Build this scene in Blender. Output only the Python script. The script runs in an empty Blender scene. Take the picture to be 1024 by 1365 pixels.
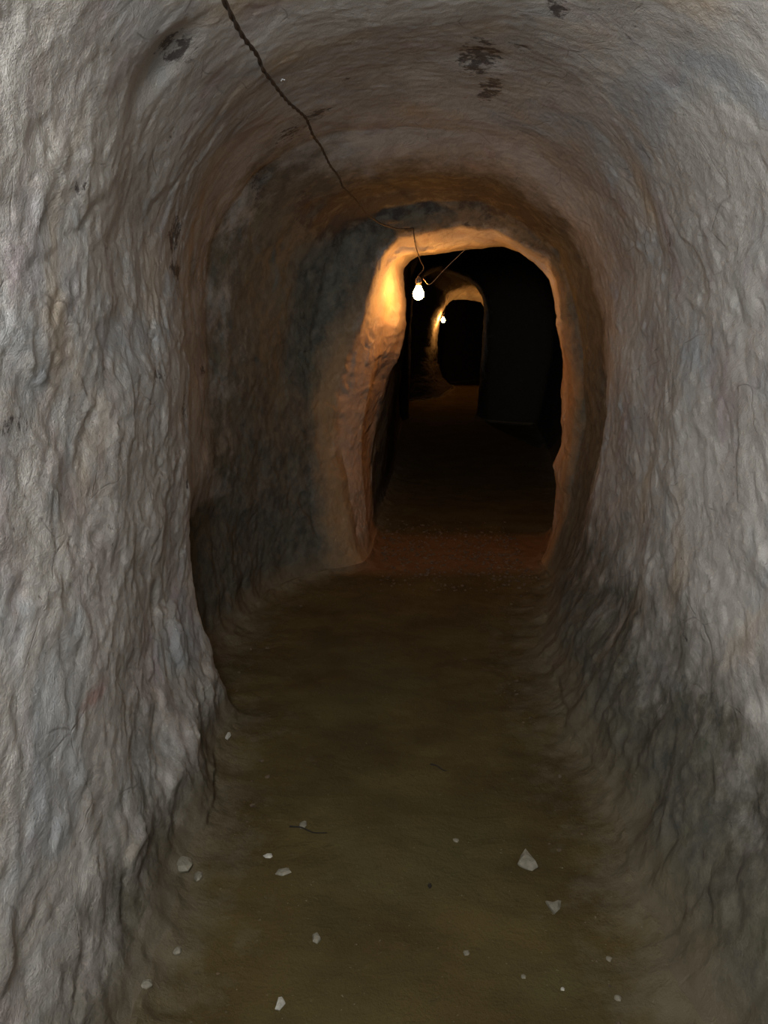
import bpy, bmesh, math, random
import numpy as np
from mathutils import Vector, Matrix

# ------------------------------------------------------------------ camera, world, lights, exposure
F = 1150.0; CX, CY = 512.0, 682.5
PITCH = math.radians(12.8); EYE = 1.5
SC = bpy.context.scene
COL = SC.collection
cd = bpy.data.cameras.new('camera'); cam = bpy.data.objects.new('camera', cd); COL.objects.link(cam)
cd.sensor_fit = 'HORIZONTAL'; cd.sensor_width = 36.0; cd.lens = F/1024*36.0
cd.clip_start = 0.02; cd.clip_end = 100
cam.location = (0, 0, EYE); cam.rotation_euler = (math.pi/2-PITCH, 0, 0)
SC.camera = cam

w = bpy.data.worlds.new('World'); SC.world = w; w.use_nodes = True
w.node_tree.nodes['Background'].inputs[0].default_value = (0.62, 0.70, 0.74, 1)
w.node_tree.nodes['Background'].inputs[1].default_value = 0.02

def area(name, loc, look, size, power, color, size_y=None):
    l = bpy.data.lights.new(name, 'AREA'); l.energy = power; l.color = color
    l.shape = 'RECTANGLE'; l.size = size; l.size_y = size_y or size
    o = bpy.data.objects.new(name, l); COL.objects.link(o); o.location = loc
    o.rotation_euler = (Vector(look)-Vector(loc)).to_track_quat('-Z', 'Y').to_euler()
    return o
# added soft lamp just behind the camera, standing in for entrance daylight
area('camera_side_fill', (-0.30, -0.12, 1.90), (0.0, 3.0, 2.55), 0.6, 76.0, (0.95, 0.97, 1.0), 0.5)
BULB = 230.0
BULB_COL = (1.0, 0.42, 0.095)
vs = SC.view_settings
SC.display_settings.display_device = 'sRGB'
vs.view_transform = 'Standard'; vs.look = 'None'; vs.gamma = 1; vs.exposure = 0.0
vs.use_curve_mapping = False

# ------------------------------------------------------------------ measuring helpers
cp, sp = math.cos(PITCH), math.sin(PITCH)
def ray(px, py):
    dx = (px-CX)/F; dy = (CY-py)/F
    return np.array([dx, cp+dy*sp, dy*cp-sp])
def at(px, py, Y):
    r = ray(px, py); k = Y/r[1]
    return np.array([r[0]*k, Y, EYE+r[2]*k])
def on_floor(px, py, z=0.0):
    r = ray(px, py); k = (z-EYE)/r[2]
    return np.array([r[0]*k, r[1]*k, z])
def project(P):
    d = P-np.array([0, 0, EYE])
    zc = d[..., 1]*cp-d[..., 2]*sp; yc = d[..., 1]*sp+d[..., 2]*cp
    zc = np.where(zc > 0.05, zc, 0.05)
    return CX+F*d[..., 0]/zc, CY-F*yc/zc

def hash3(ix, iy, iz, seed):
    h = (ix.astype(np.uint32)*np.uint32(374761393) + iy.astype(np.uint32)*np.uint32(668265263)
         + iz.astype(np.uint32)*np.uint32(1440662683) + np.uint32((seed*974711+12345) & 0xffffffff))
    h = (h ^ (h >> np.uint32(13)))*np.uint32(1274126177)
    h = (h ^ (h >> np.uint32(15)))*np.uint32(2246822519)
    h = h ^ (h >> np.uint32(16))
    return h.astype(np.float32)/4294967295.0
def vnoise(P, scale, seed=0):
    q = (P*scale).astype(np.float32); i = np.floor(q).astype(np.int64); f = (q-i).astype(np.float32)
    f = f*f*f*(f*(f*6-15)+10)
    out = np.zeros(P.shape[:-1], np.float32)
    for a in (0, 1):
        wa = f[..., 0] if a else 1-f[..., 0]
        for b in (0, 1):
            wb = f[..., 1] if b else 1-f[..., 1]
            for c in (0, 1):
                wc = f[..., 2] if c else 1-f[..., 2]
                out += wa*wb*wc*hash3(i[..., 0]+a, i[..., 1]+b, i[..., 2]+c, seed)
    return out*2-1
def fbm(P, scale, octs, seed=0, gain=0.5):
    s = 0; a = 1; t = 0
    for k in range(octs):
        s = s+a*vnoise(P+3.17*k, scale*2**k, seed+k); t += a; a *= gain
    return s/t
def facets(P, scale, seed):
    """broken-stone relief: each cell is its own tilted plane"""
    q = (P*scale).astype(np.float32); i = np.floor(q).astype(np.int64)
    num = np.zeros(P.shape[:-1], np.float32); den = np.full(P.shape[:-1], 1e-9, np.float32)
    for a in (-1, 0, 1):
        for b in (-1, 0, 1):
            for c in (-1, 0, 1):
                jx, jy, jz = i[..., 0]+a, i[..., 1]+b, i[..., 2]+c
                h1 = hash3(jx, jy, jz, seed); h2 = hash3(jx, jy, jz, seed+1); h3 = hash3(jx, jy, jz, seed+2)
                dx = q[..., 0]-(jx+h1); dy = q[..., 1]-(jy+h2); dz = q[..., 2]-(jz+h3)
                d = dx*dx+dy*dy+dz*dz
                g1 = hash3(jx, jy, jz, seed+3)-.5; g2 = hash3(jx, jy, jz, seed+4)-.5; g3 = hash3(jx, jy, jz, seed+5)-.5
                v = 1.3*(dx*g1+dy*g2+dz*g3)+0.7*(hash3(jx, jy, jz, seed+6)-.5)
                wt = np.exp(-22*d); num += wt*v; den += wt
    return num/den

# ------------------------------------------------------------------ the tunnel: cross-sections from the entrance inwards
def px(Y, pts, zf=0.0):
    out = [at(x, y, Y) for x, y in pts]
    out = np.array([[p[0], p[2]] for p in out])
    for e in (0, -1): out[e, 1] = zf
    return (Y, out, zf)
def met(Y, pts, zf=0.0): return (Y, np.array(pts, float), zf)
def vault(Y, xl, xr, zt, zf=0.0, xa=None, bl=0.10, br=0.20, sh=0.62, low=0.0):
    """hand-dug vault: nearly upright sides and a rounded top"""
    c = (xl+xr)/2 if xa is None else xa
    p = [(xl+bl-low, zf), (xl+bl*.55-low, zf+.10), (xl+bl*.2-low, zf+.35), (xl-low*.9, zf+.58), (xl-low*.1, zf+.80), (xl, zf+1.0)]
    for k in range(0, 13):
        a = math.pi-k*math.pi/12
        ca, sa = math.cos(a), math.sin(a)
        rx = (c-xl) if ca < 0 else (xr-c)
        sx = math.copysign(abs(ca)**0.8, ca)
        z0 = zf+sh*(zt-zf)
        p.append((c+rx*sx, z0+(zt-z0)*(sa**0.8)))
    p += [(xr, zf+.9), (xr-br*.25, zf+.45), (xr-br*.65, zf+.14), (xr-br, zf)]
    return (Y, np.array(p), zf)

RINGS = [
 vault(-1.6, -0.78, 0.95, 2.22),
 vault(-0.3, -0.74, 0.93, 2.22),
 vault(0.8, -0.70, 0.93, 2.24),
 vault(1.6, -0.68, 0.92, 2.26),
 vault(2.4, -0.68, 0.92, 2.28),
 vault(2.90, -0.69, 0.93, 2.30, bl=.06),
 vault(3.02, -0.70, 0.95, 2.30, bl=.06),
 vault(3.12, -0.71, 0.96, 2.30, bl=.04, low=.11),
 vault(3.35, -0.74, 0.97, 2.30, bl=.04, low=.13),
 vault(3.9, -0.79, 1.01, 2.28, bl=.04, br=.22, low=.05),
 px(4.45, [(338,800),(338,700),(342,600),(345,500),(352,410),(368,330),(416,268),(488,240),(570,231),(650,238),(708,272),(764,326),(798,420),(808,520),(802,600),(784,690),(748,800)]),
 px(4.72, [(388,785),(380,700),(378,600),(380,500),(388,420),(404,345),(440,286),(500,258),(570,250),(645,255),(700,284),(752,332),(780,420),(792,520),(788,600),(772,690),(742,780)]),
 px(4.90, [(428,768),(412,680),(406,600),(408,520),(416,440),(432,370),(460,314),(510,280),(570,268),(640,268),(696,296),(745,334),(768,400),(780,480),(784,560),(772,620),(758,690),(735,768)]),
 px(4.97, [(462,762),(440,690),(424,600),(424,520),(434,460),(450,410),(468,370),(490,322),(520,298),(566,290),(613,284),(660,290),(704,314),(741,336),(753,371),(756,420),(764,475),(770,527),(767,575),(757,630),(750,700),(731,762)]),
 px(5.04, [(478,758),(462,690),(447,600),(450,520),(462,470),(476,438),(490,390),(505,345),(531,316),(568,308),(613,301),(657,306),(698,327),(733,342),(745,371),(746,420),(756,475),(763,527),(759,575),(750,624),(746,700),(728,758)]),
 px(5.18, [(484,748),(476,690),(468,600),(470,520),(478,470),(490,438),(503,390),(514,345),(534,326),(568,322),(613,312),(657,315),(699,331),(729,350),(741,377),(742,416),(752,470),(759,520),(755,572),(743,624),(744,700),(731,748)]),
 px(5.32, [(488,742),(484,640),(484,560),(492,500),(506,446),(514,428),(515,385),(526,342),(541,331),(575,333),(628,322),(672,321),(700,334),(724,356),(739,381),(740,410),(750,450),(756,495),(750,560),(747,594),(737,618),(743,650),(737,742)]),
 px(5.42, [(489,740),(485,640),(486,560),(494,505),(510,462),(520,434),(523,390),(531,348),(543,335),(578,335),(628,326),(672,325),(702,336),(723,358),(739,382),(739,409),(749,444),(755,490),(749,562),(748,594),(736,617),(743,645),(738,740)]),
 px(5.52, [(490,738),(487,640),(488,560),(496,505),(518,470),(529,440),(530,400),(532,355),(545,338),(580,337),(628,327),(672,326),(702,337),(723,359),(739,382),(739,408),(749,438),(754,485),(747,565),(748,594),(735,616),(743,640),(739,738)]),
 px(5.74, [(494,726),(494,631),(494,594),(500,542),(512,505),(528,479),(539,453),(542,420),(543,360),(557,346),(587,338),(628,329),(672,327),(702,338),(722,360),(739,382),(739,408),(748,434),(752,479),(750,520),(746,568),(748,594),(735,616),(743,638),(742,726)]),
 met(5.88, [(-.10,0),(-.07,.5),(0.0,1.0),(.08,1.5),(.12,1.85),(.3,2.08),(.7,2.14),(1.15,2.02),(1.34,1.75),(1.42,1.3),(1.38,.6),(1.22,0)]),
 met(6.1, [(-.12,0),(-.06,.5),(0.03,1.0),(.09,1.5),(.13,1.9),(.35,2.22),(.8,2.30),(1.3,2.14),(1.62,1.8),(1.72,1.3),(1.66,.6),(1.50,0)]),
 met(8.0, [(.02,0),(.06,.5),(0.14,1.0),(.18,1.5),(.22,1.95),(.45,2.30),(.95,2.42),(1.5,2.22),(1.80,1.85),(1.88,1.3),(1.80,.6),(1.7,0)]),
 met(11.9, [(.20,0),(.20,.5),(0.24,1.0),(.28,1.5),(.35,2.05),(.6,2.50),(1.1,2.62),(1.8,2.45),(2.20,1.95),(2.3,1.3),(2.25,.6),(2.15,0)]),
 px(12.35, [(534,560),(536,480),(540,400),(552,355),(576,343),(594,341),(610,347),(634,357),(650,370),(660,396),(662,419),(661,453),(660,510),(662,560)]),
 px(12.45, [(541,560),(543,480),(547,400),(560,365),(579,353),(592,352),(606,359),(627,368),(640,379),(649,396),(651,419),(650,453),(648,510),(652,560)]),
 px(12.95, [(546,555),(547,480),(550,400),(563,372),(580,362),(600,366),(622,374),(634,383),(641.5,396),(643,419),(642,453),(636,510),(635,555)]),
 met(13.15, [(.05,0),(.05,.5),(0.05,1.0),(.08,1.5),(.2,1.95),(.7,2.3),(1.0,2.4),(1.45,2.25),(1.7,1.95),(1.75,1.3),(1.7,.6),(1.65,0)]),
 met(15.1, [(.05,0),(.05,.5),(0.05,1.0),(.08,1.5),(.25,1.95),(.9,2.3),(1.2,2.4),(1.75,2.25),(1.95,1.95),(2.0,1.3),(1.95,.6),(1.85,0)]),
 px(15.5, [(575,535),(565,501),(562,482),(563,463),(569,446),(577,423),(587,404),(592,390),(608,378),(627,374),(650,378),(664,400),(668,440),(664,500),(652,535)], 0.04),
 px(15.62, [(588,530),(577,505),(571,484),(571,463),(577,446),(585,423),(593,406),(597,394),(611,386),(627,383),(644,386),(655,400),(660,440),(655,500),(645,530)], 0.08),
 px(16.3, [(606,515),(592,503),(585,486),(585,465),(587,444),(588,423),(595,407),(602,402),(619,402),(640,403),(650,420),(650,460),(647,500),(640,515)], 0.20),
 met(16.6, [(.9,.2),(.85,.6),(.85,1.0),(.9,1.5),(1.0,1.95),(1.2,2.2),(1.6,2.3),(2.1,2.2),(2.4,1.95),(2.5,1.3),(2.45,.6),(2.4,.2)], .2),
 met(19.5, [(1.4,0),(1.3,.6),(1.3,1.0),(1.3,1.5),(1.4,1.95),(1.7,2.2),(2.2,2.3),(2.8,2.2),(3.2,1.95),(3.3,1.3),(3.3,.6),(3.2,0)], 0),
 met(22.0, [(3.2,0),(3.1,.6),(3.1,1.0),(3.1,1.5),(3.2,1.95),(3.5,2.2),(3.9,2.3),(4.3,2.2),(4.6,1.95),(4.7,1.3),(4.7,.6),(4.6,0)], 0),
]
NH = 225      # points on each half of the vault
NF = 130      # points across the floor
def resample(p, n):
    d = np.r_[0, np.cumsum(np.hypot(*np.diff(p, axis=0).T))]
    t = np.linspace(0, d[-1], n)
    return np.c_[np.interp(t, d, p[:, 0]), np.interp(t, d, p[:, 1])]
def smooth(a, it):
    for _ in range(it):
        b = a.copy(); b[1:-1] = .25*a[:-2]+.5*a[1:-1]+.25*a[2:]; a = b
    return a
keys = []
for Y, p, zf in RINGS:
    ap = int(np.argmax(p[:, 1]))
    L = resample(p[:ap+1], NH+1); R = resample(p[ap:], NH+1)
    v = np.r_[L, R[1:]]
    v = smooth(v, 60 if Y < 4.8 else 2)
    fl = np.c_[np.linspace(p[-1, 0], p[0, 0], NF+2)[1:-1], np.full(NF, zf)]
    keys.append((Y, np.r_[v, fl]))
rows = []
for (Y0, a), (Y1, b) in zip(keys[:-1], keys[1:]):
    mv = math.hypot(np.percentile(np.hypot(*(b-a).T), 90), Y1-Y0)
    cell = 0.03 if Y1 < 1.0 else (0.0105 if Y1 < 5.7 else (0.03 if Y1 < 8.1 else 0.07))
    n = max(2, int(math.ceil(mv/cell)))
    for k in range(n):
        t = k/n
        c = a*(1-t)+b*t
        rows.append(np.c_[c[:, 0], np.full(len(c), Y0*(1-t)+Y1*t), c[:, 1]])
rows.append(np.c_[keys[-1][1][:, 0], np.full(len(keys[-1][1]), keys[-1][0]), keys[-1][1][:, 1]])
G = np.array(rows, np.float64)                       # (station, around, xyz)
for _ in range(3):                                   # round the lips a little
    H = G.copy(); H[1:-1] = .25*G[:-2]+.5*G[1:-1]+.25*G[2:]; G = H
NS, NA = G.shape[:2]; NV = 2*NH+1
def normals(G):
    du = np.roll(G, -1, axis=1)-np.roll(G, 1, axis=1)
    dv = np.empty_like(G); dv[1:-1] = G[2:]-G[:-2]; dv[0] = G[1]-G[0]; dv[-1] = G[-1]-G[-2]
    n = np.cross(du, dv); n /= np.linalg.norm(n, axis=2, keepdims=True)+1e-12
    return n
jj = np.arange(NA); ds = np.minimum(np.abs(jj-NV), np.minimum(jj, NA-jj)); wsm = np.clip(1-ds/26.0, 0, 1)[None, :, None]
for _ in range(140):
    G = G*(1-wsm)+wsm*(.25*np.roll(G, 1, 1)+.5*G+.25*np.roll(G, -1, 1))
N0 = normals(G)
mid = G.mean(axis=1, keepdims=True)
if ((mid-G)*N0).sum(axis=2).mean() < 0: N0 = -N0
isf = np.zeros((NS, NA), bool); isf[:, NV:] = True
z = G[..., 2]; Y = G[..., 1]
zf_row = np.array([G[k, NV+NF//2, 2] for k in range(NS)])[:, None]
hgt = z-zf_row
edge = np.minimum(np.arange(NA)-NV, NA-1-np.arange(NA)).clip(0)[None, :]*np.ones((NS, 1))   # steps from floor edge
wl = 1-np.exp(-np.maximum(hgt, 0)/0.22)              # full wall relief away from the foot
fm = np.where(isf, np.exp(-edge/9.0), 1.0)
Pw = G*np.array([1, .7, 1])
# long soft undulations, chiselled facets stretched upright, then crumbly relief
big = fbm(Pw, 1.7, 3, 11)
P2 = G+0.06*np.stack([fbm(G, 6, 2, 51), fbm(G, 6, 2, 52), fbm(G, 6, 2, 53)], -1)
fac1 = facets(P2*np.array([1, .6, .8]), 6.0, 21)
fac2 = facets(P2*np.array([1, .6, 1]), 19.0, 31)
fine = fbm(G, 34, 3, 41)
ridg = 1-np.abs(fbm(P2*np.array([1, .6, .8]), 3.5, 2, 61))*2
ceil = np.clip((hgt-1.75)/.35, 0, 1)                 # the vault is smoother than the sides
dlip = np.clip(np.abs(Y-5.2)/0.5, 0.8, 1.0)
rough = 1-.72*ceil
wall_d = (0.045*big*(1-.5*ceil)*dlip + rough*(0.011*fac1*dlip+0.0060*fac2) + 0.0034*fine*(1-.5*ceil) + 0.007*(ridg-.5)*rough)
foot = np.exp(-((hgt-0.16)/0.17)**2)*(~isf)
rub = fbm(G, 9, 4, 71)
wall_d = wall_d+foot*(0.030*rub+0.03)*np.clip((6-Y)/3, 0, 1)
floor_d = 0.011*fbm(G, 2.2, 3, 81)+0.0035*fbm(G, 14, 3, 82)+0.0012*fine
thr = np.exp(-((Y-5.3)/.45)**2)
floor_d = floor_d+thr*(0.012*fbm(G, 11, 3, 83)+.004)
k = np.exp(-edge/13.0)*0.8
D = np.where(isf, floor_d*(1-k)+k*(0.03+.035*rub), wall_d*np.clip(wl+.35, 0, 1)+(0.018)*(1-wl))
D = np.clip(D, -0.11, 0.11)
# pits and hollows seen on the near left side and vault
def surf_point(px_, py_):
    u, v = PU, PV
    d = (u-px_)**2+(v-py_)**2
    d = np.where((d < 36) & (G[..., 1] > 0.9), G[..., 1]*40+d, 1e9+d)
    i = np.unravel_index(np.argmin(d), d.shape); return G[i]
PU, PV = project(G)
HOLLOWS = [(222, 88, .10, .030), (212, 800, .05, .02), (262, 590, .05, -.006), (870, 640, .07, -.010), (235, 860, .07, -.02),
           (640, 80, .09, .008), (60, 640, .09, -.012), (420, 275, .06, .012), (930, 800, .12, -.010), (345, 235, .07, .010)]
for hx, hy, r, dep in HOLLOWS:
    c = surf_point(hx, hy); q = np.linalg.norm((G-c)*np.array([1, 1, .8]), axis=2)/r
    D = D-dep*np.exp(-q**4)
G = G+N0*D[..., None]
side = np.where(np.arange(NA)[None, :] < NH, 1.0, -1.0)*np.ones((NS, 1)); uF = (np.arange(NA)-NV)/(NF-1.0)
side = np.where(isf, -np.cos(np.pi*uF)[None, :], side)
yl = G[..., 1]
q1 = np.stack([np.where(side > 0, 0., 9.)*np.ones_like(yl), yl, np.zeros_like(yl)], -1)
G[..., 0] += side*np.abs(side)*np.exp(-np.maximum(hgt, 0)/.35)*(.060*fbm(q1, 3.0, 6, 101, .6)+.012)*np.clip((5.0-yl)/.8, 0, 1)
N1 = normals(G)
if (N1*N0).sum(axis=2).mean() < 0: N1 = -N1
PU, PV = project(G)

# stains fixed to the rock, plus painted light and shade (attribute masks)
stain = np.zeros((NS, NA), np.float32); soot_shade = stain.copy(); rust = stain.copy(); dirt_shade = stain.copy()
def blot(arr, x, y, rx, ry, amt):
    c = surf_point(x, y); r = max(c[1], .8)/F
    dx = (G[..., 0]-c[0]); dy = (G[..., 1]-c[1]); dz = (G[..., 2]-c[2])
    lat = np.sqrt(dx*dx*(1 if abs(x-600) < 260 and y < 320 else .25)+dy*dy*.10)
    q = (lat/(rx*r))**2+(dz/(ry*r))**2
    if y < 330 and 330 < x < 800:       # vault: spread along the ceiling
        q = (dx/(rx*r))**2+(dy/(ry*r*3.2))**2
    np.maximum(arr, (amt*np.exp(-q)).astype(np.float32), out=arr)
for b in [(638, 72, 24, 24, 1.0), (652, 118, 14, 20, .85), (690, 62, 20, 8, .6), (740, 10, 14, 10, .9), (232, 62, 14, 16, .8), (228, 110, 30, 22, .35),
          (345, 240, 16, 14, .6), (385, 180, 22, 9, .7), (424, 152, 18, 7, .8), (232, 315, 12, 22, .9), (235, 362, 18, 10, 1.0), (226, 190, 5, 40, .6),
          (110, 255, 10, 10, .7), (208, 500, 10, 9, .7), (270, 495, 7, 9, .7), (250, 640, 10, 20, .6), (460, 106, 7, 7, .7), (10, 50, 14, 14, .5), (840, 50, 30, 8, .5),
          (892, 320, 6, 20, .6), (910, 848, 6, 5, .8), (858, 330, 8, 8, .5), (405, 275, 12, 12, .8), (468, 210, 14, 8, .4), (18, 570, 16, 18, .6), (245, 545, 8, 25, .7),
          (325, 570, 8, 40, .5), (100, 540, 10, 26, .4), (285, 735, 10, 20, .6), (415, 245, 10, 7, .5), (770, 160, 30, 10, .35)]:
    blot(stain, b[0], b[1], b[2]*1.35, b[3]*1.35, min(1.0, b[4]*1.15))
blot(rust, 125, 930, 26, 22, 1.0); blot(rust, 80, 260, 40, 34, .35); blot(rust, 152, 620, 30, 50, .25)
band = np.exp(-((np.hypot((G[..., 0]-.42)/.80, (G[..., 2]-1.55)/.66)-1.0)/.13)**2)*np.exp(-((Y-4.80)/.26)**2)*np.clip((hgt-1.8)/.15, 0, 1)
band = np.maximum(band*.9, np.exp(-((Y-4.72)/.36)**2)*np.clip((hgt-1.78)/.2, 0, 1)*.85)  # widened past the sooty marks: painted darkness against bulb light on the vault
soot_shade = np.maximum(soot_shade, (band*1.0).astype(np.float32))
# dirty stone, with shade painted into the left recess and round the first opening
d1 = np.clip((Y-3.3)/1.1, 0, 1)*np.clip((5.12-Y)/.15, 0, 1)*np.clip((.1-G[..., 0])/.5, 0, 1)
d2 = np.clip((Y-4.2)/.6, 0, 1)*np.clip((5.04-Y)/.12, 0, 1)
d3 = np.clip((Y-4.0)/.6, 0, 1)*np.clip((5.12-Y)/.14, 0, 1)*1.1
lowrec = np.clip((Y-3.02)/.1, 0, 1)*np.clip((.85-hgt)/.25, 0, 1)*(G[..., 0] < 0)*(Y < 5.1)*1.1  # shade of the low left recess put into the colour
dirt_shade = np.maximum(np.maximum(np.maximum(1.1*d1, .75*d2), d3), lowrec)
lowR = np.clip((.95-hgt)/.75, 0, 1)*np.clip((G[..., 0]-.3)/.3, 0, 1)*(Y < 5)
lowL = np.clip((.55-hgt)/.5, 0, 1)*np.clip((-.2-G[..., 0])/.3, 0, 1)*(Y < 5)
dirt_shade = np.maximum(dirt_shade, np.maximum(.95*lowR, .7*lowL)).astype(np.float32)
deep = np.clip((Y-5.65)/.5, 0, 1)  # paints the darkness of the far chambers; bulb-lit lips stay pale
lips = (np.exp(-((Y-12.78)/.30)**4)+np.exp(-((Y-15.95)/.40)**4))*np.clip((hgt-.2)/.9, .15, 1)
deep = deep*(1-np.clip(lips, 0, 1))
dirt_shade = np.maximum(dirt_shade, deep*1.3).astype(np.float32)
soot_shade = np.maximum(soot_shade, np.clip((Y-6.2)/1.5, 0, 1)*(1-np.clip(lips, 0, 1))*1.1).astype(np.float32)  # far-chamber darkness painted in here as well
bulb_glow = (np.clip((Y-4.86)/.16, 0, 1)*np.clip((5.95-Y)/.2, 0, 1)*np.clip((2.0-hgt)/.9, .35, 1)).astype(np.float32)  # orange bulb light painted onto the reveal and threshold
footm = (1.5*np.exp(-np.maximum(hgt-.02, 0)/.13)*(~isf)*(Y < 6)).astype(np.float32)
seam = isf | (np.arange(NA)[None, :] == 0) | (np.arange(NA)[None, :] == 2*NH)
dust = (np.exp(-edge/20.0)*seam).astype(np.float32)

# ------------------------------------------------------------------ node helpers
def newmat(name):
    m = bpy.data.materials.new(name); m.use_nodes = True
    nt = m.node_tree; b = nt.nodes['Principled BSDF']
    return m, nt, b
class NT:
    def __init__(s, nt): s.nt = nt; s.tc = nt.nodes.new('ShaderNodeTexCoord').outputs['Object']
    def n(s, t, **kw):
        nd = s.nt.nodes.new(t)
        for k_, v_ in kw.items(): setattr(nd, k_, v_)
        return nd
    def link(s, a, b): s.nt.links.new(a, b)
    def map(s, sc, src=None, loc=(0, 0, 0)):
        m = s.n('ShaderNodeMapping'); m.inputs['Scale'].default_value = sc; m.inputs['Location'].default_value = loc
        s.link(src or s.tc, m.inputs[0]); return m.outputs[0]
    def noise(s, v, sc, det=4, rgh=.55, dist=0, out=0):
        m = s.n('ShaderNodeTexNoise'); m.inputs['Scale'].default_value = sc; m.inputs['Detail'].default_value = det
        m.inputs['Roughness'].default_value = rgh; m.inputs['Distortion'].default_value = dist
        s.link(v, m.inputs['Vector']); return m.outputs[out]
    def voro(s, v, sc, feat='F1', out='Distance'):
        m = s.n('ShaderNodeTexVoronoi', feature=feat); m.inputs['Scale'].default_value = sc
        s.link(v, m.inputs['Vector']); return m.outputs[out]
    def rng(s, v, a, b, c=0, d=1):
        m = s.n('ShaderNodeMapRange'); s.link(v, m.inputs[0])
        for k_, x in enumerate((a, b, c, d)): m.inputs[k_+1].default_value = x
        return m.outputs[0]
    def math(s, op, a, b=None, clamp=False):
        m = s.n('ShaderNodeMath', operation=op, use_clamp=clamp)
        for k_, x in enumerate((a, b)):
            if x is None: continue
            if isinstance(x, (int, float)): m.inputs[k_].default_value = x
            else: s.link(x, m.inputs[k_])
        return m.outputs[0]
    def mix(s, f, a, b, mode='MIX'):
        m = s.n('ShaderNodeMix', data_type='RGBA', blend_type=mode)
        for sock, x in ((m.inputs[0], f), (m.inputs[6], a), (m.inputs[7], b)):
            if isinstance(x, (int, float)): sock.default_value = x
            elif isinstance(x, tuple): sock.default_value = (*x, 1)
            else: s.link(x, sock)
        return m.outputs[2]
    def attr(s, name):
        a = s.n('ShaderNodeAttribute', attribute_name=name); return a.outputs['Fac']
    def bump(s, h, st, dist, prev=None):
        b = s.n('ShaderNodeBump'); b.inputs['Strength'].default_value = st; b.inputs['Distance'].default_value = dist
        s.link(h, b.inputs['Height'])
        if prev is not None: s.link(prev, b.inputs['Normal'])
        return b.outputs[0]

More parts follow.
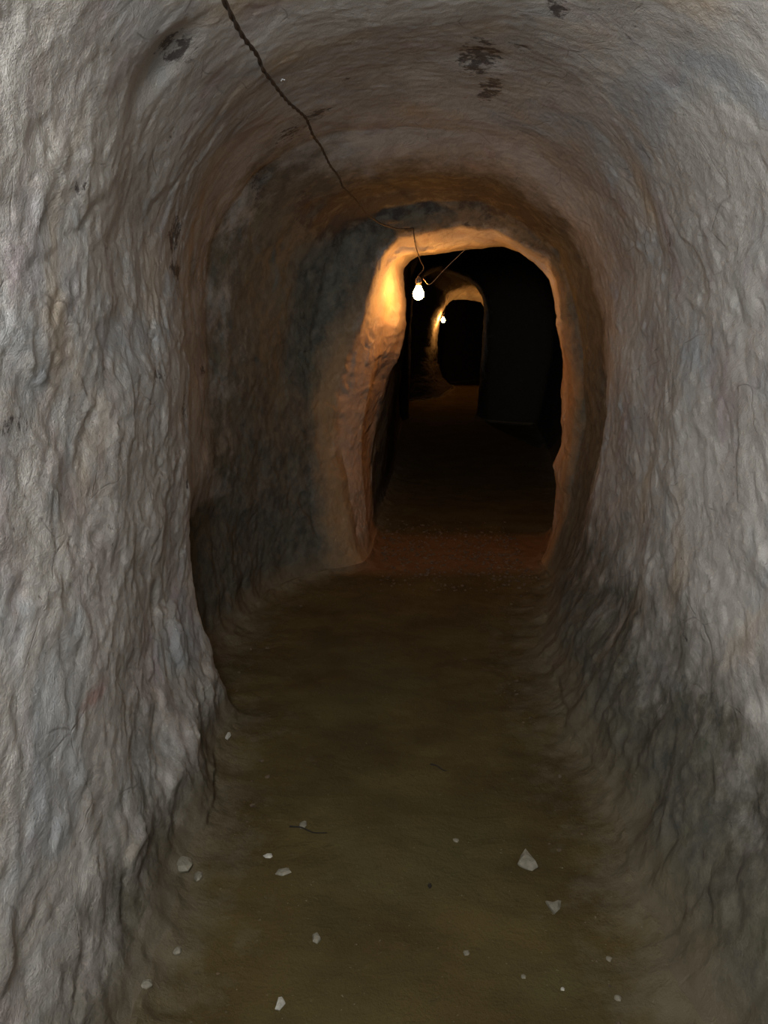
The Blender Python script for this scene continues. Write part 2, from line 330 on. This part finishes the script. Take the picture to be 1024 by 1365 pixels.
def rock_material():
    m, nt, bs = newmat('limewashed_rock'); t = NT(nt)
    warp = t.n('ShaderNodeVectorMath', operation='MULTIPLY_ADD')
    nv = t.noise(t.tc, 4.0, 1, .5, out=1); t.link(nv, warp.inputs[0]); warp.inputs[1].default_value = (.12, .12, .12); t.link(t.tc, warp.inputs[2])
    W = warp.outputs[0]
    up = t.map((1, .65, .85), W); up2 = t.map((1, .6, 1), W, (3, 1, 7))
    c = t.mix(t.rng(t.noise(up, 3.2, 5, .6), .36, .64), (.33, .305, .27), (.50, .475, .43))
    c = t.mix(t.rng(t.noise(up2, 2.3, 5, .6, .6), .53, .64, 0, .85), c, (.315, .34, .355))       # blue-grey wash
    c = t.mix(t.rng(t.noise(t.map((1, 1, .6), W, (9, 4, 2)), 2.9, 4, .55), .55, .68, 0, .70), c, (.46, .355, .235))   # ochre patches
    c = t.mix(t.rng(t.noise(t.map((1, 1, .5), W, (2, 8, 5)), 4.1, 4, .6), .55, .68, 0, .65), c, (.33, .26, .26))   # mauve patches
    c = t.mix(t.rng(t.noise(up, 16, 6, .72), .40, .28, 0, .50), c, (.20, .175, .15))
    c = t.mix(t.rng(t.noise(t.map((1, .6, 1), W, (5, 5, 5)), 11, 5, .7), .60, .72, 0, .55), c, (.60, .575, .53))
    cell = t.n('ShaderNodeSeparateColor'); t.link(t.voro(t.map((1, .55, 1), W, (1, 2, 3)), 13, 'F1', 'Color'), cell.inputs[0])
    c = t.mix(t.math('MULTIPLY', cell.outputs[0], .22), c, (.27, .25, .23))
    c = t.mix(t.math('MULTIPLY', t.rng(cell.outputs[1], .6, 1), .25), c, (.56, .54, .50))
    c = t.mix(t.rng(t.noise(t.tc, 150, 4, .8), .35, .65, 0, .34), c, (.24, .22, .19))
    # hairline cracks and small dark pits
    crk = t.voro(t.map((1, .6, .9), W), 5.0, 'DISTANCE_TO_EDGE')
    crkm = t.math('MULTIPLY', t.rng(crk, 0.0, .012, 1, 0), t.rng(t.noise(t.tc, 5.0, 3), .54, .64))
    c = t.mix(t.math('MULTIPLY', crkm, .45), c, (.13, .11, .10))
    pit = t.math('MULTIPLY', t.rng(t.noise(t.tc, 46, 3, .6), .665, .72), t.rng(t.noise(t.tc, 3.5, 3), .46, .6))
    c = t.mix(t.math('MULTIPLY', pit, .75), c, (.10, .07, .06))
    wht = t.rng(t.noise(t.map((1, 1, .7), t.tc, (7, 3, 1)), 60, 3, .6), .70, .76, 0, .55)
    c = t.mix(wht, c, (.72, .71, .68))
    # earthy stone, plus the shade painted into recess, opening and far chambers
    dn = t.rng(t.math('ADD', t.attr('dirt_shade'), t.math('MULTIPLY', t.math('SUBTRACT', t.noise(t.tc, 5.5, 6, .68), .5), 1.5)), .22, .78)
    dirt_shade_c = t.mix(t.rng(t.noise(t.tc, 13, 5, .7), .4, .62), (.028, .027, .017), (.082, .074, .050))
    dirt_shade_c = t.mix(t.rng(t.noise(t.tc, 8, 4, .6), .52, .66, 0, .6), dirt_shade_c, (.058, .063, .036))
    c = t.mix(t.math('MULTIPLY', dn, .90), c, dirt_shade_c)
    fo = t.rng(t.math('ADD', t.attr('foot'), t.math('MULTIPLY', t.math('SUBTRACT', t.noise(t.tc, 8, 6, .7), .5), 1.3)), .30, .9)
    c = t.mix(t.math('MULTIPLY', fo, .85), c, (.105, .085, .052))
    cl = t.rng(t.math('ADD', t.attr('bulb_glow'), t.math('MULTIPLY', t.math('SUBTRACT', t.noise(t.tc, 7, 6, .7), .5), .9)), .25, .85)
    c = t.mix(t.math('MULTIPLY', cl, .62), c, (.36, .20, .085))  # painted orange glow of the bulb on the reveal
    # stains; the sooty mask also carries painted darkness
    sn = t.noise(t.tc, 30, 5, .72)
    sm = t.rng(t.math('ADD', t.attr('stain'), t.math('MULTIPLY', t.math('SUBTRACT', sn, .5), 2.6)), .62, .85)
    sm = t.math('MULTIPLY', sm, t.rng(t.attr('stain'), .08, .3))
    c = t.mix(t.math('MULTIPLY', sm, .88), c, (.045, .035, .032))
    so = t.rng(t.math('ADD', t.attr('soot_shade'), t.math('MULTIPLY', t.math('SUBTRACT', t.noise(W, 12, 5, .68), .5), 2.4)), .45, .80)
    so = t.math('MULTIPLY', so, t.rng(t.attr('soot_shade'), .08, .4))
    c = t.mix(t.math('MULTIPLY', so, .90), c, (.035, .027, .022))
    ru = t.rng(t.math('ADD', t.attr('rust'), t.math('MULTIPLY', t.math('SUBTRACT', t.noise(t.tc, 22, 5, .7), .5), 1.8)), .45, .95)
    ru = t.math('MULTIPLY', ru, t.rng(t.attr('rust'), .05, .3))
    c = t.mix(t.math('MULTIPLY', ru, .65), c, (.23, .115, .095))
    t.link(c, bs.inputs['Base Color'])
    bs.inputs['Roughness'].default_value = .82; bs.inputs['Specular IOR Level'].default_value = .25
    # relief
    h1 = t.noise(t.map((1, .6, .9), W), 10, 6, .70)
    b = t.bump(h1, .34, .018)
    rm = t.n('ShaderNodeTexNoise', noise_type='RIDGED_MULTIFRACTAL'); rm.inputs['Scale'].default_value = 13; rm.inputs['Detail'].default_value = 3
    rm.inputs['Roughness'].default_value = .6; t.link(t.map((1, .55, .8), W, (2, 2, 2)), rm.inputs['Vector'])
    b = t.bump(rm.outputs[0], .22, -.006, b)
    b = t.bump(t.voro(t.map((1, .6, 1), W), 30), .35, .006, b)
    b = t.bump(t.noise(t.map((1, .7, 1), W), 60, 4, .8), .55, .008, b)
    b = t.bump(t.math('SUBTRACT', 1.0, crkm), .4, .004, b)
    b = t.bump(t.noise(t.tc, 190, 2, .8), .5, .0028, b)
    t.link(b, bs.inputs['Normal'])
    return m
def soil_material():
    m, nt, bs = newmat('trodden_earth'); t = NT(nt)
    c = t.mix(t.rng(t.noise(t.tc, 3.0, 5, .6), .38, .64), (.056, .039, .014), (.086, .064, .023))
    c = t.mix(t.rng(t.noise(t.map((1, 1, 1), t.tc, (4, 4, 4)), 1.6, 4, .6), .50, .66, 0, .55), c, (.070, .062, .025))
    c = t.mix(t.rng(t.noise(t.tc, 38, 5, .75), .42, .30, 0, .55), c, (.045, .034, .018))
    c = t.mix(t.rng(t.noise(t.map((1, 1, 1), t.tc, (1, 9, 4)), 70, 4, .7), .66, .74, 0, .7), c, (.26, .235, .18))
    du = t.rng(t.math('ADD', t.attr('dust'), t.math('MULTIPLY', t.math('SUBTRACT', t.noise(t.tc, 9, 6, .7), .5), 1.7)), .35, 1.0)
    c = t.mix(t.math('MULTIPLY', du, .85), c, (.125, .105, .068))
    c = t.mix(t.math('MULTIPLY', t.attr('bulb_glow'), .75), c, (.15, .072, .030))  # same bulb glow painted into the threshold floor
    t.link(c, bs.inputs['Base Color']); bs.inputs['Roughness'].default_value = .95
    bs.inputs['Specular IOR Level'].default_value = .1
    b = t.bump(t.noise(t.tc, 10, 7, .65), .4, .02)
    b = t.bump(t.noise(t.tc, 80, 5, .7), .6, .006, b)
    t.link(b, bs.inputs['Normal'])
    return m
M_ROCK = rock_material(); M_SOIL = soil_material()
def simple(name, col, rough=.6, metal=0.0, bump=0, bs_=60, spec=.3, var=.25):
    m, nt, b = newmat(name); t = NT(nt)
    c = t.mix(t.rng(t.noise(t.tc, bs_, 4, .65), .35, .65), tuple(x*(1-var) for x in col), tuple(min(1, x*(1+var)) for x in col))
    t.link(c, b.inputs['Base Color']); b.inputs['Roughness'].default_value = rough; b.inputs['Metallic'].default_value = metal
    b.inputs['Specular IOR Level'].default_value = spec
    if bump: t.link(t.bump(t.noise(t.tc, bs_*1.5, 5, .7), bump, .01), b.inputs['Normal'])
    return m

# ------------------------------------------------------------------ structure meshes
def grid_part(name, j0, j1, mat, wrap=False):
    js = list(range(j0, j1+1))
    js = [j % NA for j in js]
    S = G[:, js]; n = len(js)
    me = bpy.data.meshes.new(name)
    V = S.reshape(-1, 3)
    a = (np.arange(NS-1)[:, None]*n+np.arange(n-1)[None, :]).ravel()
    Fq = np.c_[a, a+1, a+n+1, a+n]
    # orientation: faces must look into the tunnel
    e1 = V[Fq[:, 1]]-V[Fq[:, 0]]; e2 = V[Fq[:, 3]]-V[Fq[:, 0]]
    nn = np.cross(e1, e2); ref = N1[:, js].reshape(-1, 3)[Fq[:, 0]]
    if (nn*ref).sum() < 0: Fq = Fq[:, ::-1]
    me.vertices.add(len(V)); me.vertices.foreach_set('co', V.astype(np.float32).ravel())
    me.loops.add(Fq.size); me.loops.foreach_set('vertex_index', Fq.astype(np.int32).ravel())
    me.polygons.add(len(Fq)); me.polygons.foreach_set('loop_start', np.arange(0, Fq.size, 4, dtype=np.int32))
    me.update(calc_edges=True)
    me.polygons.foreach_set('use_smooth', np.ones(len(Fq), bool))
    for nm, arr in (('stain', stain), ('soot_shade', soot_shade), ('rust', rust), ('dirt_shade', dirt_shade), ('dust', dust), ('foot', footm), ('bulb_glow', bulb_glow)):
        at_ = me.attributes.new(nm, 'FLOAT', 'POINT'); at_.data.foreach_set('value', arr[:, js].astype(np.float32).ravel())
    me.normals_split_custom_set_from_vertices(N1[:, js].reshape(-1, 3).astype(np.float32))
    me.materials.append(mat)
    o = bpy.data.objects.new(name, me); COL.objects.link(o); o['kind'] = 'structure'
    return o
JL = int(NH*.62); JR = 2*NH-JL
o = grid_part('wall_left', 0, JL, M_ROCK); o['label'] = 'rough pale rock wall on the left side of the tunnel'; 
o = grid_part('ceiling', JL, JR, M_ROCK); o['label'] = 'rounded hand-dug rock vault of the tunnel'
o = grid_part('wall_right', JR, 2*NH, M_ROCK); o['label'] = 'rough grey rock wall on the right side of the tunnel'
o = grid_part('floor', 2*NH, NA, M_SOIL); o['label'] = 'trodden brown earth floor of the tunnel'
# rock face that closes the tunnel far behind the last bend
ring = G[-1]; c0 = ring.mean(axis=0)
nr = 14; vv = []; ff = []
ids = np.arange(0, NA, 6)
for r_ in range(nr):
    t_ = r_/nr
    q = ring[ids]*(1-t_)+c0*t_
    q = q.copy(); q[:, 1] += 0.35*math.sin(t_*math.pi/2)+.06*fbm(q, 3, 2, 91)*min(1, t_*4)
    vv += [tuple(p) for p in q]
vv.append((c0[0], c0[1]+.38, c0[2])); m_ = len(ids)
for r_ in range(nr-1):
    for k_ in range(m_):
        a = r_*m_+k_; b = r_*m_+(k_+1) % m_; ff.append((a, b, b+m_, a+m_))
for k_ in range(m_): ff.append(((nr-1)*m_+k_, (nr-1)*m_+(k_+1) % m_, len(vv)-1))
me = bpy.data.meshes.new('wall_back'); me.from_pydata(vv, [], ff); me.materials.append(M_ROCK)
o = bpy.data.objects.new('wall_back', me); COL.objects.link(o); o['kind'] = 'structure'

# ------------------------------------------------------------------ object helpers
def link(o, parent=None):
    COL.objects.link(o)
    if parent is not None: o.parent = parent
    return o
def mesh_obj(name, bm, mat, parent=None, loc=(0, 0, 0), smooth_=True):
    me = bpy.data.meshes.new(name); bm.to_mesh(me); bm.free(); me.materials.append(mat)
    if smooth_: me.polygons.foreach_set('use_smooth', [True]*len(me.polygons))
    o = bpy.data.objects.new(name, me); o.location = loc
    return link(o, parent)
def tag(o, label, cat, group=None, kind=None):
    o['label'] = label; o['category'] = cat
    if group: o['group'] = group
    if kind: o['kind'] = kind
    return o
def sweep(bm, pts, rad, seg=8, cap=True):
    pts = [Vector(p) for p in pts]; rings = []
    n = len(pts); up = Vector((0.13, .2, 1)).normalized()
    for i, p in enumerate(pts):
        d = (pts[min(i+1, n-1)]-pts[max(i-1, 0)]).normalized()
        a = d.cross(up)
        if a.length < 1e-3: a = d.cross(Vector((1, 0, 0)))
        a.normalize(); b = d.cross(a)
        r = rad(i/(n-1)) if callable(rad) else rad
        rings.append([bm.verts.new(p+(a*math.cos(2*math.pi*k/seg)+b*math.sin(2*math.pi*k/seg))*r) for k in range(seg)])
    for A, B in zip(rings[:-1], rings[1:]):
        for k in range(seg): bm.faces.new((A[k], A[(k+1) % seg], B[(k+1) % seg], B[k]))
    if cap: bm.faces.new(rings[0][::-1]); bm.faces.new(rings[-1])
def catmull(pts, per=12):
    P = [np.array(p, float) for p in pts]; P = [2*P[0]-P[1]]+P+[2*P[-1]-P[-2]]; out = []
    for i in range(1, len(P)-2):
        for k in range(per):
            t = k/per
            out.append(.5*((2*P[i])+(-P[i-1]+P[i+1])*t+(2*P[i-1]-5*P[i]+4*P[i+1]-P[i+2])*t*t+(-P[i-1]+3*P[i]-3*P[i+1]+P[i+2])*t**3))
    out.append(P[-2]); return out
def twisted(bm, path, rad, pitch, seg=6):
    """two insulated strands wound round each other"""
    path = [Vector(p) for p in path]
    L = [0.0]
    for a, b in zip(path[:-1], path[1:]): L.append(L[-1]+(b-a).length)
    for ph in (0, math.pi):
        pts = []
        for i, p in enumerate(path):
            d = (path[min(i+1, len(path)-1)]-path[max(i-1, 0)]).normalized()
            a = d.cross(Vector((.1, .2, 1))).normalized(); b = d.cross(a)
            an = ph+2*math.pi*L[i]/pitch
            pts.append(p+(a*math.cos(an)+b*math.sin(an))*rad*.8)
        sweep(bm, pts, rad, seg)
def lathe(bm, prof, seg=24, z0=0):
    rings = []
    for r, z_ in prof:
        if r < 1e-5: rings.append([bm.verts.new((0, 0, z_+z0))])
        else: rings.append([bm.verts.new((r*math.cos(2*math.pi*k/seg), r*math.sin(2*math.pi*k/seg), z_+z0)) for k in range(seg)])
    for A, B in zip(rings[:-1], rings[1:]):
        for k in range(seg):
            k2 = (k+1) % seg
            if len(A) == 1: bm.faces.new((A[0], B[k], B[k2]))
            elif len(B) == 1: bm.faces.new((A[k], A[k2], B[0]))
            else: bm.faces.new((A[k], A[k2], B[k2], B[k]))
    bmesh.ops.recalc_face_normals(bm, faces=bm.faces)

M_CORD = simple('brown_cord_insulation', (.040, .026, .018), .7, bump=.4, bs_=200)
M_THIN = simple('grey_cable_sheath', (.22, .19, .16), .6, bs_=150)
M_SOCK = simple('bakelite_socket', (.05, .04, .035), .35, bs_=90, spec=.5)
M_BRASS = simple('brass_screw_cap', (.55, .40, .16), .35, 1.0, bs_=120)
def bulb_mat():
    m, nt, b = newmat('lit_bulb_glass'); nt.nodes.remove(b)
    e = nt.nodes.new('ShaderNodeEmission'); e.inputs[0].default_value = (*BULB_COL, 1); e.inputs[1].default_value = BULB
    nt.links.new(e.outputs[0], nt.nodes['Material Output'].inputs[0]); return m
M_BULB = bulb_mat()

# ------------------------------------------------------------------ main cable strung under the vault
cab = [(240, -95, 1.15), (272, -45, 1.25), (298, 0, 1.38), (313, 30, 1.50), (326, 52, 1.62), (343, 74, 1.80), (350, 92, 1.90), (362, 108, 2.02), (374, 124, 2.15), (386, 138, 2.30),
       (400, 150, 2.46), (409, 160, 2.60), (418, 182, 2.80), (427, 194, 2.96), (434, 208, 3.12), (441, 222, 3.28), (452, 236, 3.46), (457, 249, 3.62), (466, 258, 3.78), (476, 269, 3.95),
       (488, 284, 4.15), (498, 292, 4.35), (512, 300, 4.60), (530, 305, 4.80), (541, 305, 4.90), (551, 304, 4.97)]
path = catmull([at(*c) for c in cab], 22)
bm = bmesh.new(); twisted(bm, path, .0026, .13)
cable = mesh_obj('electric_cable', bm, M_CORD)
tag(cable, 'long twisted dark brown cable strung below the vault to the first opening', 'cable')
# run it back to the vault behind the top of the frame
# ------------------------------------------------------------------ hanging bulbs
def light_bulb(loc, scale, cord_pts, label, group):
    root = bpy.data.objects.new('light_bulb', None); link(root); root.location = loc; root.empty_display_size = .05
    tag(root, label, 'light bulb', group)
    bm = bmesh.new()
    prof = [(0, -.034), (.012, -.0325), (.022, -.027), (.029, -.018), (.0325, -.006), (.0325, .005), (.030, .015), (.025, .025), (.019, .035), (.0155, .044), (.0150, .050)]
    lathe(bm, [(r*scale, z_*scale) for r, z_ in prof])
    g = mesh_obj('glass_bulb', bm, M_BULB, root)
    g['label'] = 'glowing pear-shaped glass'
    bm = bmesh.new(); lathe(bm, [(r*scale, z_*scale) for r, z_ in [(.0, .049), (.0153, .049), (.0153, .060), (.0145, .062), (.0153, .064), (.0145, .066), (.0153, .068), (0, .069)]])
    mesh_obj('screw_cap', bm, M_BRASS, root)
    bm = bmesh.new(); lathe(bm, [(r*scale, z_*scale) for r, z_ in [(0, .060), (.018, .060), (.0195, .063), (.0195, .082), (.016, .090), (.009, .096), (.006, .104), (0, .104)]])
    mesh_obj('socket', bm, M_SOCK, root)
    loc = Vector(loc)
    pts = catmull([loc+Vector((0, 0, .100*scale))]+[Vector(p) for p in cord_pts], 10)
    bm = bmesh.new(); twisted(bm, [Vector(p)-loc for p in pts], .0022*scale, .03)
    mesh_obj('hanging_cord', bm, M_CORD, root)
    return root
b1 = at(558, 392, 5.30)
light_bulb(tuple(b1), 1.0, [at(559, 366, 5.30), at(565, 358, 5.29), at(561, 348, 5.27), at(558, 340, 5.24), at(554, 327, 5.12), at(552, 315, 5.02), at(551, 304, 4.97)],
           'lit bare bulb hanging in the nearer, larger opening, bigger of the two', 'bare bulbs along the tunnel')
b2 = at(591, 427, 15.75)
light_bulb(tuple(b2), 1.1, [at(592, 418, 15.7), at(594, 410, 15.66), at(596, 400, 15.62), at(598, 393, 15.58)],
           'lit bare bulb far down the tunnel beside the farthest opening, smaller of the two', 'bare bulbs along the tunnel')
# thin feeder wire from the first bulb up towards the vault
bm = bmesh.new()
sweep(bm, catmull([at(564, 371, 5.28), at(573, 379, 5.32), at(590, 362, 5.45), at(606, 346, 5.50), at(622, 331, 5.52)], 10), .0014, 6)
o = mesh_obj('thin_wire', bm, M_THIN); tag(o, 'thin grey wire slanting up right from the nearer bulb', 'wire')

# ------------------------------------------------------------------ loose stones, twigs
def ground_z(x, y):
    FG = G[:, NV:]
    k = int(np.argmin(np.abs(FG[:, 0, 1]-y))); j = int(np.argmin(np.abs(FG[k, :, 0]-x)))
    return float(FG[k, j, 2])
def stone(name, px_, py_, wpx, hpx, thick, mat, label, cat, group=None, seed=0, sharp=True, rot=None):
    p = on_floor(px_, py_, 0.0); p[2] = ground_z(p[0], p[1]); p = on_floor(px_, py_, p[2]+thick*.3)
    zc = p[1]*cp+(EYE-p[2])*sp
    wx = wpx*zc/F; sn = (EYE-p[2])/math.hypot(p[1], EYE-p[2]); wy = hpx*zc/F/sn
    rnd = random.Random(seed); bm = bmesh.new()
    n_ = rnd.choice([5, 6, 7]); shape = rot or [(math.cos(6.283*(k_+rnd.uniform(-.28, .28))/n_), math.sin(6.283*(k_+rnd.uniform(-.28, .28))/n_)) for k_ in range(n_)]
    n_ = len(shape); ox, oy = rnd.uniform(-.2, .2), rnd.uniform(-.2, .2)
    lv = []
    for f_, z_, j_ in ((.90, 0, .03), (1.0, .35, .05), (.72, .8, .10)):
        lv.append([bm.verts.new((x_*f_+(ox if z_ > .5 else 0)+rnd.uniform(-j_, j_), y_*f_+(oy if z_ > .5 else 0)+rnd.uniform(-j_, j_), z_+rnd.uniform(-.08, .08)*(z_ > 0))) for x_, y_ in shape])
    for A_, B_ in zip(lv[:-1], lv[1:]):
        for k_ in range(n_): bm.faces.new((A_[k_], A_[(k_+1) % n_], B_[(k_+1) % n_], B_[k_]))
    top = bm.verts.new((ox*1.6, oy*1.6, 1.0))
    for k_ in range(n_): bm.faces.new((lv[2][k_], lv[2][(k_+1) % n_], top))
    bm.faces.new(lv[0][::-1])
    bmesh.ops.recalc_face_normals(bm, faces=bm.faces)
    xs = [v.co.x for v in bm.verts]; ys = [v.co.y for v in bm.verts]
    fx, fy = wx/(max(xs)-min(xs)), wy/(max(ys)-min(ys))
    for v in bm.verts: v.co = Vector(((v.co.x-(max(xs)+min(xs))/2)*fx, (v.co.y-(max(ys)+min(ys))/2)*fy, v.co.z*thick))
    gz = ground_z(p[0], p[1])
    o = mesh_obj(name, bm, mat, None, (p[0], p[1], gz-.10*thick), smooth_=not sharp)
    return tag(o, label, cat, group)
M_PALE = simple('pale_limestone_chip', (.19, .175, .13), .85, bump=.5, bs_=40)
M_CHIP = simple('chalky_chip', (.38, .37, .32), .85, bump=.4, bs_=60)
M_DARK = simple('dark_twig_bark', (.018, .014, .010), .8, bump=.4, bs_=120)
M_LEAF = simple('dull_green_leaf', (.12, .16, .055), .6, bs_=50)
GP = 'loose stones on the tunnel floor'
stones = [
 (702, 1146, 26, 26, .022, 'largest pale angular stone lying on the brown floor right of centre', 1),
 (740, 1209, 22, 16, .014, 'flat pale triangular stone in front of the largest angular stone', 2),
 (422, 1250, 12, 13, .012, 'small grey pebble alone in the lower middle of the floor', 3),
 (374, 1338, 13, 14, .014, 'bright white chip near the bottom edge left of the middle', 4),
 (246, 1150, 22, 17, .022, 'pale lump of stone at the foot of the left wall', 5),
 (264, 1163, 12, 12, .012, 'smaller pale lump just right of the lump under the left wall', 6),
 (404, 1099, 10, 9, .010, 'small grey pebble above the dark twig on the left of the floor', 7),
 (378, 1162, 22, 10, .010, 'low crumbling grey pebble left of the floor centre', 8),
 (357, 1141, 13, 5, .007, 'thin greenish white sliver of stone behind the crumbling pebble', 9),
 (608, 1120, 8, 5, .006, 'tiny pale chip lying alone behind the largest angular stone', 10),
 (824, 1330, 10, 6, .008, 'pale chip near the bottom edge by the right wall foot', 11),
 (812, 1278, 8, 6, .007, 'small pale chip on the right behind the bottom edge chip', 12),
 (698, 1301, 7, 5, .006, 'tiny pale chip in the lower right middle of the floor', 13),
 (304, 974, 7, 9, .010, 'small white chip farthest back beside the left corner', 14),
 (750, 1318, 6, 4, .005, 'tiny white speck of stone at the bottom right of centre', 15),
 (622, 1270, 9, 6, .007, 'dull grey pebble in the lower centre of the floor', 16),
 (236, 1262, 12, 9, .010, 'grey pebble on the dusty ground along the left wall', 17),
 (196, 1312, 15, 10, .012, 'chalky lump on the dusty ground at lower left', 18),
]
SHP = {0: [(-.95, -.35), (-.35, -.75), (.35, -.95), (1.0, -.65), (.55, .35), (.15, 1.0), (-.45, .35)], 1: [(-.35, -1.0), (.5, -.2), (1.0, .9), (.1, .65), (-1.0, .75), (-.75, -.1)]}
for i, (x, y, wv, hv, th, lab, sd) in enumerate(stones):
    big_ = wv > 18
    stone('stone' if big_ else 'stone_chip', x, y, wv, hv, th, M_PALE if i not in (3, 8, 13, 14) else M_CHIP, lab, 'stone', GP, sd, rot=SHP.get(i))
stone('stone_chip', 573, 1180, 6, 6, .008, M_DARK, 'tiny black lump in the middle of the brown floor', 'stone', GP, 40)
# pale flake stuck to the vault beside the cable
def twig(pts, rad, label):
    P = [on_floor(x, y, 0) for x, y in pts]
    c = P[0].copy(); c[2] = ground_z(c[0], c[1])+.002
    Q = [np.array([p[0], p[1], ground_z(p[0], p[1])+rad+.001])-c for p in P]
    bm = bmesh.new(); sweep(bm, catmull(Q, 6), lambda t: rad*(1-.55*t), 6)
    o = mesh_obj('twig', bm, M_DARK, None, tuple(c)); tag(o, label, 'twig', 'twigs on the floor')
twig([(386, 1106), (402, 1107), (418, 1112), (436, 1113)], .0028, 'dark twig lying across the left side of the floor')
twig([(574, 1018), (582, 1020), (590, 1026), (595, 1028)], .0034, 'short dark twig in the middle of the floor, farther back')
c = surf_point(378, 105)
bm = bmesh.new()
for k, (dx, dy, r) in enumerate([(0, 0, .0042), (.007, .004, .0032), (-.003, .010, .0030), (.004, -.008, .0026)]):
    bmesh.ops.create_icosphere(bm, subdivisions=1, radius=r, matrix=Matrix.Translation((dx, dy, -.001*k)) @ Matrix.Diagonal((1, 1, .6, 1)))
M_FLAKE = simple('white_lime_flake', (.82, .84, .82), .7, bs_=80, var=.05)
o = mesh_obj('lime_flake', bm, M_FLAKE, None, (c[0], c[1], c[2])); tag(o, 'tiny white flake stuck to the vault just right of the brown cable', 'flake')

# crumbled gravel on the threshold of the first opening and along the foot of the walls
rnd = random.Random(5)
bm = bmesh.new()
def grav(x, y, r):
    zz = ground_z(x, y)
    mt = Matrix.Translation((x, y, zz+r*.2)) @ Matrix.Rotation(rnd.uniform(0, 6.28), 4, 'Z') @ Matrix.Diagonal((r*rnd.uniform(.7, 1.3), r, r*rnd.uniform(.45, .8), 1))
    g = bmesh.ops.create_icosphere(bm, subdivisions=1, radius=1, matrix=mt)
    for v in g['verts']: v.co += Vector((rnd.uniform(-1, 1), rnd.uniform(-1, 1), rnd.uniform(-1, 1)))*r*.22
cnt = 0
while cnt < 900:
    y = rnd.gauss(5.35, .42); x = rnd.uniform(-.02, .90)
    if not 4.6 < y < 6.6: continue
    grav(x, y, rnd.choice([.004, .005, .006, .007, .009, .012])); cnt += 1
FG = G[:, NV:]
for _ in range(1100):
    k = rnd.randrange(NS)
    if not 1.2 < FG[k, 0, 1] < 4.9: continue
    j = int(abs(rnd.gauss(0, 9)))+2
    if j > 45: continue
    if j < 14: continue
    j = NF-1-j if rnd.random() < .5 else j
    p = FG[k, j]; grav(p[0]+rnd.uniform(-.005, .005), p[1], rnd.choice([.003, .003, .004, .005, .007, .009]))
M_GRAV = simple('earth_gravel', (.085, .060, .036), .95, bump=.5, bs_=50, var=.5)
o = mesh_obj('gravel', bm, M_GRAV, smooth_=False)
tag(o, 'fine crumbled gravel strewn along the wall feet and first threshold', 'gravel', kind='stuff')
